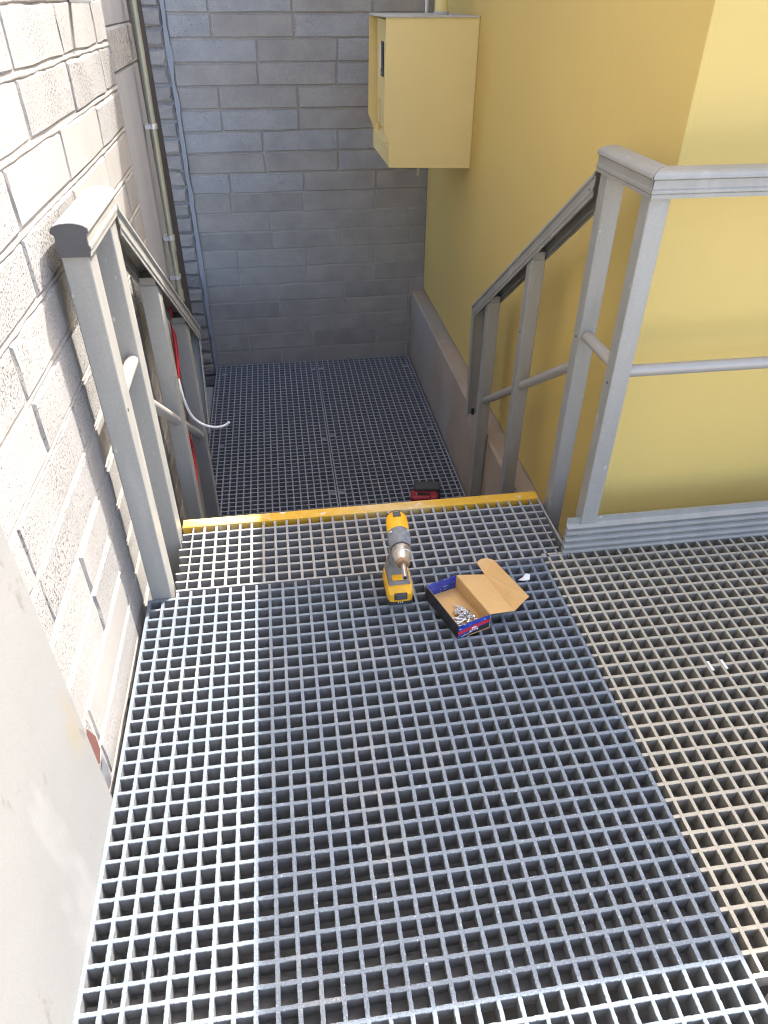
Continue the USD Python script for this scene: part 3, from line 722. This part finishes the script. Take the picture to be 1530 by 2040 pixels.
ml = lathe([(0, 0.018), (0.004, 0.026), (0.014, 0.031), (0.05, 0.032), (0.082, 0.0305)], q(0), q(0.1), 22)
motor = obj('motor_housing', ml, 'drill_yellow', dr, smooth=35)
obj('top_badge', cbox(DX + 0.0085 - 0.011, DX + 0.0085 + 0.011, 0.014, 0.036, 0.2185, 0.2212, 0.001), 'tool_dark', motor)
obj('vent_ring', lathe([(0, 0.024), (0.006, 0.028), (0.010, 0.029)], q(-0.004), q(0.1), 20), 'drill_grey', motor, smooth=35)
obj('gear_case', lathe([(0, 0.0308), (0.006, 0.0325), (0.028, 0.0318), (0.055, 0.0290), (0.064, 0.0285)], q(0.080), q(0.2), 22), 'drill_gear', dr, smooth=35)
for sx in (-1, 1):
    c = q(0.094) + np.array((sx * 0.023, 0, 0.0215))
    obj('case_screw', lathe([(0, 0.004), (0.003, 0.004), (0.0035, 0.002)], c, c + np.array((sx * 0.5, -0.2, 0.9)), 9), 'zinc', dr)
obj('clutch_ring', lathe([(0, 0.0278), (0.003, 0.0288), (0.006, 0.0278)], q(0.143), q(0.3), 22), 'drill_black', dr, smooth=35)
ck = obj('chuck', lathe([(0, 0.0262), (0.004, 0.0268), (0.022, 0.0262), (0.024, 0.0245), (0.034, 0.0240), (0.045, 0.0200), (0.050, 0.0195)], q(0.148), q(0.3), 24), 'chuck_metal', dr, smooth=25)
obj('chuck_nose', lathe([(0, 0.0193), (0.006, 0.0185), (0.010, 0.0150), (0.011, 0.008)], q(0.197), q(0.3), 24), 'chuck_worn', ck, smooth=35)
bt = obj('bit_holder', lathe([(0, 0.0062), (0.018, 0.0062), (0.019, 0.0050), (0.030, 0.0050), (0.031, 0.0068), (0.054, 0.0068)], q(0.205), q(0.4), 10), 'chuck_metal', dr, smooth=25)
obj('socket_mouth', lathe([(0, 0.0052), (0.0006, 0.0052)], q(0.2590), q(0.4), 10), 'dark_hole', bt)

# ------------------------------------------------------------------ open box of screws
sb = thing('screw_box', 'open cardboard screw box with blue and red print on the grating', 'box')
A, B, Cc = np.array((0.5385, -0.268)), np.array((0.482, -0.098)), np.array((0.6365, -0.2365))
D = B + (Cc - A)
HBX, TH = 0.049, 0.0016


def wall(p, q, z0, z1, inward, t=TH):
    p, q, n = map(lambda a: np.asarray(a, float), (p, q, inward))
    n = n / np.linalg.norm(n)
    pts = [(*(a + n * o), z) for a in (p, q) for o in (0, t) for z in (z0, z1)]
    return hull(pts)


u, v = (Cc - A) / np.linalg.norm(Cc - A), (B - A) / np.linalg.norm(B - A)
fl = np.array([(*A, 0.001), (*B, 0.001), (*D, 0.001), (*Cc, 0.001)])
obj('floor', hull(np.vstack([fl, fl + (0, 0, 0.0012)])), 'cardboard', sb)
obj('side', wall(A, B, 0.001, HBX, u), 'print_black', sb, label='black printed long side')
obj('side_lining', wall(A + u * 0.0018 + v * 0.003, B + u * 0.0018 - v * 0.003, 0.0024, HBX - 0.0012, u, 0.001), 'cardboard', sb)
obj('side', wall(Cc, D, 0.001, HBX, -u), 'cardboard', sb)
e1 = obj('end', wall(A + u * 0.001, Cc - u * 0.001, 0.001, HBX, v), 'print_blue', sb, label='near end printed blue with red band and white emblem')
obj('end', wall(B + u * 0.001, D - u * 0.001, 0.001, HBX + 0.001, -v), 'print_blue', sb)


def decal(pts, z_off=0.0006, lk='print_red', parent=e1):
    """Flat print on the near end; pts in (along u from A, height)."""
    w3 = [(*(A + u * a - v * z_off), z) for a, z in pts]
    f = [(0, k, k + 1) for k in range(1, len(pts) - 1)]
    return obj('print', trimesh.Trimesh(np.array(w3), f, process=False), lk, parent)


Lu = np.linalg.norm(Cc - A)
decal([(0.002, 0.014), (0.040, 0.020), (0.046, 0.033), (0.002, 0.027)], 0.0005, 'print_red')
decal([(0.060, 0.022), (Lu - 0.002, 0.024), (Lu - 0.002, 0.036), (0.055, 0.034)], 0.0005, 'print_red')
decal([(0.002, 0.002), (Lu - 0.002, 0.002), (Lu - 0.002, 0.022), (0.050, 0.018), (0.028, 0.006), (0.002, 0.004)], 0.0004, 'print_black')
decal([(0.036, 0.012), (0.065, 0.012), (0.0505, 0.039)], 0.0009, 'print_white')
decal([(0.043, 0.028), (0.058, 0.028), (0.0505, 0.039)], 0.0013, 'print_red')
for a0 in (0.0405, 0.0475, 0.0545):
    decal([(a0, 0.016), (a0 + 0.005, 0.016), (a0 + 0.0046, 0.0235), (a0 + 0.0010, 0.0235)], 0.0013, 'print_red')
decal([(0.040, 0.0130), (0.061, 0.0130), (0.060, 0.0148), (0.041, 0.0148)], 0.0013, 'print_blue')
decal([(0.012, 0.0045), (0.045, 0.0105), (0.045, 0.0120), (0.010, 0.0055)], 0.0009, 'print_white')
obj('bottom_rim', hull([(*(A + u * 0.035 - v * 0.002), 0.0006), (*(Cc - v * 0.002), 0.0006), (*(A + u * 0.035 + v * 0.004), 0.0006), (*(Cc + v * 0.004), 0.0006), (*(A + u * 0.035 - v * 0.002), 0.0016), (*(Cc - v * 0.002), 0.0016)]), 'cardboard', sb)
# lid, hinged on the far long side, and its tuck flap
L1, L2 = np.array((0.662, -0.073)), np.array((0.706, -0.229))


def sheet(pts, lk, lk2, name, parent, t=0.0014):
    p = np.array(pts, float)
    n = np.cross(p[1] - p[0], p[2] - p[0]); n /= np.linalg.norm(n)
    if n[2] < 0: n = -n
    k = len(p); up_ = p + n * t * 0.5; dn = p - n * t * 0.5
    V = np.vstack([up_, dn]); F = [(0, i, i + 1) for i in range(1, k - 1)] + [(k, k + i + 1, k + i) for i in range(1, k - 1)]
    for i in range(k):
        j = (i + 1) % k; F += [(i, k + i, k + j), (i, k + j, j)]
    m = trimesh.Trimesh(V, F, process=False); m.fix_normals()
    pr2 = obj(name, m, lk, parent)
    dn2 = dn - n * 0.0004
    obj('outside_print', trimesh.Trimesh(dn2, [(0, i + 1, i) for i in range(1, k - 1)], process=False), lk2, pr2)
    return pr2


zt = HBX
lid = sheet([(*(Cc + v * 0.002), zt), (*(D - v * 0.002), zt + 0.001), (*L1, zt - 0.002), (*L2, zt - 0.003)], 'cardboard', 'print_black', 'lid', sb)
sheet([(*L1, zt - 0.0016), (0.641, -0.055, 0.0775), (0.6475, -0.046, 0.079), (0.657, -0.041, 0.080), (0.669, -0.039, 0.080), (0.682, -0.043, 0.080), (0.692, -0.051, 0.080), (0.747, -0.214, 0.080),
       (0.733, -0.221, 0.074), (0.722, -0.226, 0.066), (*L2, zt - 0.0026)], 'cardboard', 'print_red', 'tuck_flap', sb)
crease = L1 + (L2 - L1) * 0.0
obj('crease', tube([(*(L1 + (L2 - L1) * 0.02), zt - 0.0008), (*(L1 + (L2 - L1) * 0.98), zt - 0.0016)], 0.0008, 6), 'cardboard', sb)

# the loose screws
sc0 = None
rg = random.Random(11)
ctr2 = A + u * 0.050 + v * 0.052
spots = []
for k in range(26):
    a = rg.gauss(0, 0.016); b = rg.gauss(0.004, 0.026)
    p = ctr2 + u * max(-0.030, min(0.028, a)) + v * max(-0.034, min(0.050, b))
    spots.append((p[0], p[1], 0.0068 + 0.0155 * max(0, 1 - math.hypot(a / 0.02, b / 0.035)) * rg.random() + 0.003 * rg.random(), rg.uniform(0, 360), rg.uniform(-14, 14)))
for k, (x, y, z, rz, ry) in enumerate(spots):
    s = UsdGeom.Xform.Define(stage, numbered('/World', 'screw'))
    s.AddTranslateOp().Set(Gf.Vec3d(x, y, z)); s.AddRotateZOp().Set(rz); s.AddRotateYOp().Set(ry)
    p = tag(s.GetPrim(), 'zinc hex head screw lying loose in the open cardboard box', 'screw', 'loose screws in the open box')
    if k == 0:
        sc0 = p
        obj('shank', lathe([(-0.012, 0.0021), (0.007, 0.0021), (0.0145, 0.0015), (0.018, 0.0003)] if False else [(0, 0.0021)] + [(0.001 + 0.0016 * i, 0.0023 if i % 2 else 0.0017) for i in range(15)] + [(0.029, 0.0004)], (-0.013, 0, 0), (0.02, 0, 0), 8), 'zinc', p, smooth=40)
        obj('head', cat_(lathe([(0, 0.0058), (0.0013, 0.0058)], (-0.0143, 0, 0), (0, 0, 0), 14), lathe([(0, 0.0042), (0.0042, 0.0042)], (-0.0185, 0, 0), (0, 0, 0), 6)), 'zinc', p)
    else:
        p.GetReferences().AddInternalReference(sc0.GetPath())
        p.SetInstanceable(True)
        tag(p, 'zinc hex head screw lying loose in the open cardboard box', 'screw', 'loose screws in the open box')

# scrap of white paper
sp = [(0.772, -0.062), (0.786, -0.056), (0.800, -0.045), (0.812, -0.050), (0.806, -0.066), (0.788, -0.066)]
zz_ = [0.001, 0.004, 0.010, 0.008, 0.002, 0.001]
V = np.array([(x, y, z) for (x, y), z in zip(sp, zz_)] + [(0.792, -0.058, 0.006)])
m = trimesh.Trimesh(np.vstack([V, V - (0, 0, 0.0006)]), [(6, i, (i + 1) % 6) for i in range(6)] + [(13, 7 + (i + 1) % 6, 7 + i) for i in range(6)], process=False)
tag(obj('paper_scrap', m, 'print_white'), 'torn white scrap of paper on the grating beside the box flap', 'paper')

# red tool on the landing behind the nosing
rt_ = thing('power_tool', 'red and dark grey power tool lying on the landing behind the yellow nosing', 'power tool')


def rbox(x0, x1, y0, y1, z0, z1, r=0.012):
    s = trimesh.creation.icosphere(1, r).vertices
    return hull(np.vstack([s + (x, y, z) for x in (x0 + r, x1 - r) for y in (y0 + r, y1 - r) for z in (z0 + r, z1 - r)]))


tx, ty = 0.800, 1.40
R = trimesh.transformations.rotation_matrix(-0.12, (0, 0, 1), (tx, ty, 0))


def rot(m):
    m.apply_transform(R); return m


obj('body', rot(rbox(tx - 0.075, tx + 0.066, ty - 0.050, ty + 0.03, ZL + 0.001, ZL + 0.066, 0.014)), 'tool_red', rt_, smooth=40)
obj('top_cover', rot(rbox(tx - 0.056, tx + 0.082, ty + 0.004, ty + 0.075, ZL + 0.001, ZL + 0.088, 0.012)), 'tool_dark', rt_, smooth=40)
obj('label', rot(bx(tx - 0.042, tx + 0.018, ty - 0.030, ty - 0.008, ZL + 0.0655, ZL + 0.0672)), 'print_black', rt_)
obj('strap', rot(bx(tx + 0.020, tx + 0.026, ty - 0.0505, ty + 0.005, ZL + 0.001, ZL + 0.0675)), 'print_black', rt_)
obj('badge', rot(bx(tx - 0.050, tx - 0.044, ty - 0.030, ty - 0.008, ZL + 0.0655, ZL + 0.0674)), 'grey_block', rt_)

# dry grass at the edge of the yard concrete, lower right
gm = []
rg = random.Random(3)
for k in range(26):
    x, y = rg.uniform(0.91, 1.25), -1.17 - rg.uniform(0.005, 0.06)
    L, a = rg.uniform(0.03, 0.09), rg.uniform(0, 6.28)
    p0 = np.array((x, y, GZ)); p1 = p0 + (0.5 * L * math.cos(a), 0.5 * L * math.sin(a), 0.025 * rg.random() + 0.006)
    p2 = p0 + (L * math.cos(a), L * math.sin(a), 0.012 * rg.random() + 0.003)
    gm.append(tube([p0, p1, p2], [0.0011, 0.0009, 0.0004], 4))
tag(obj('grass', cat_(*gm), 'dry_grass'), 'dry grass stalks on the concrete at the lower right', 'grass', kind='stuff')
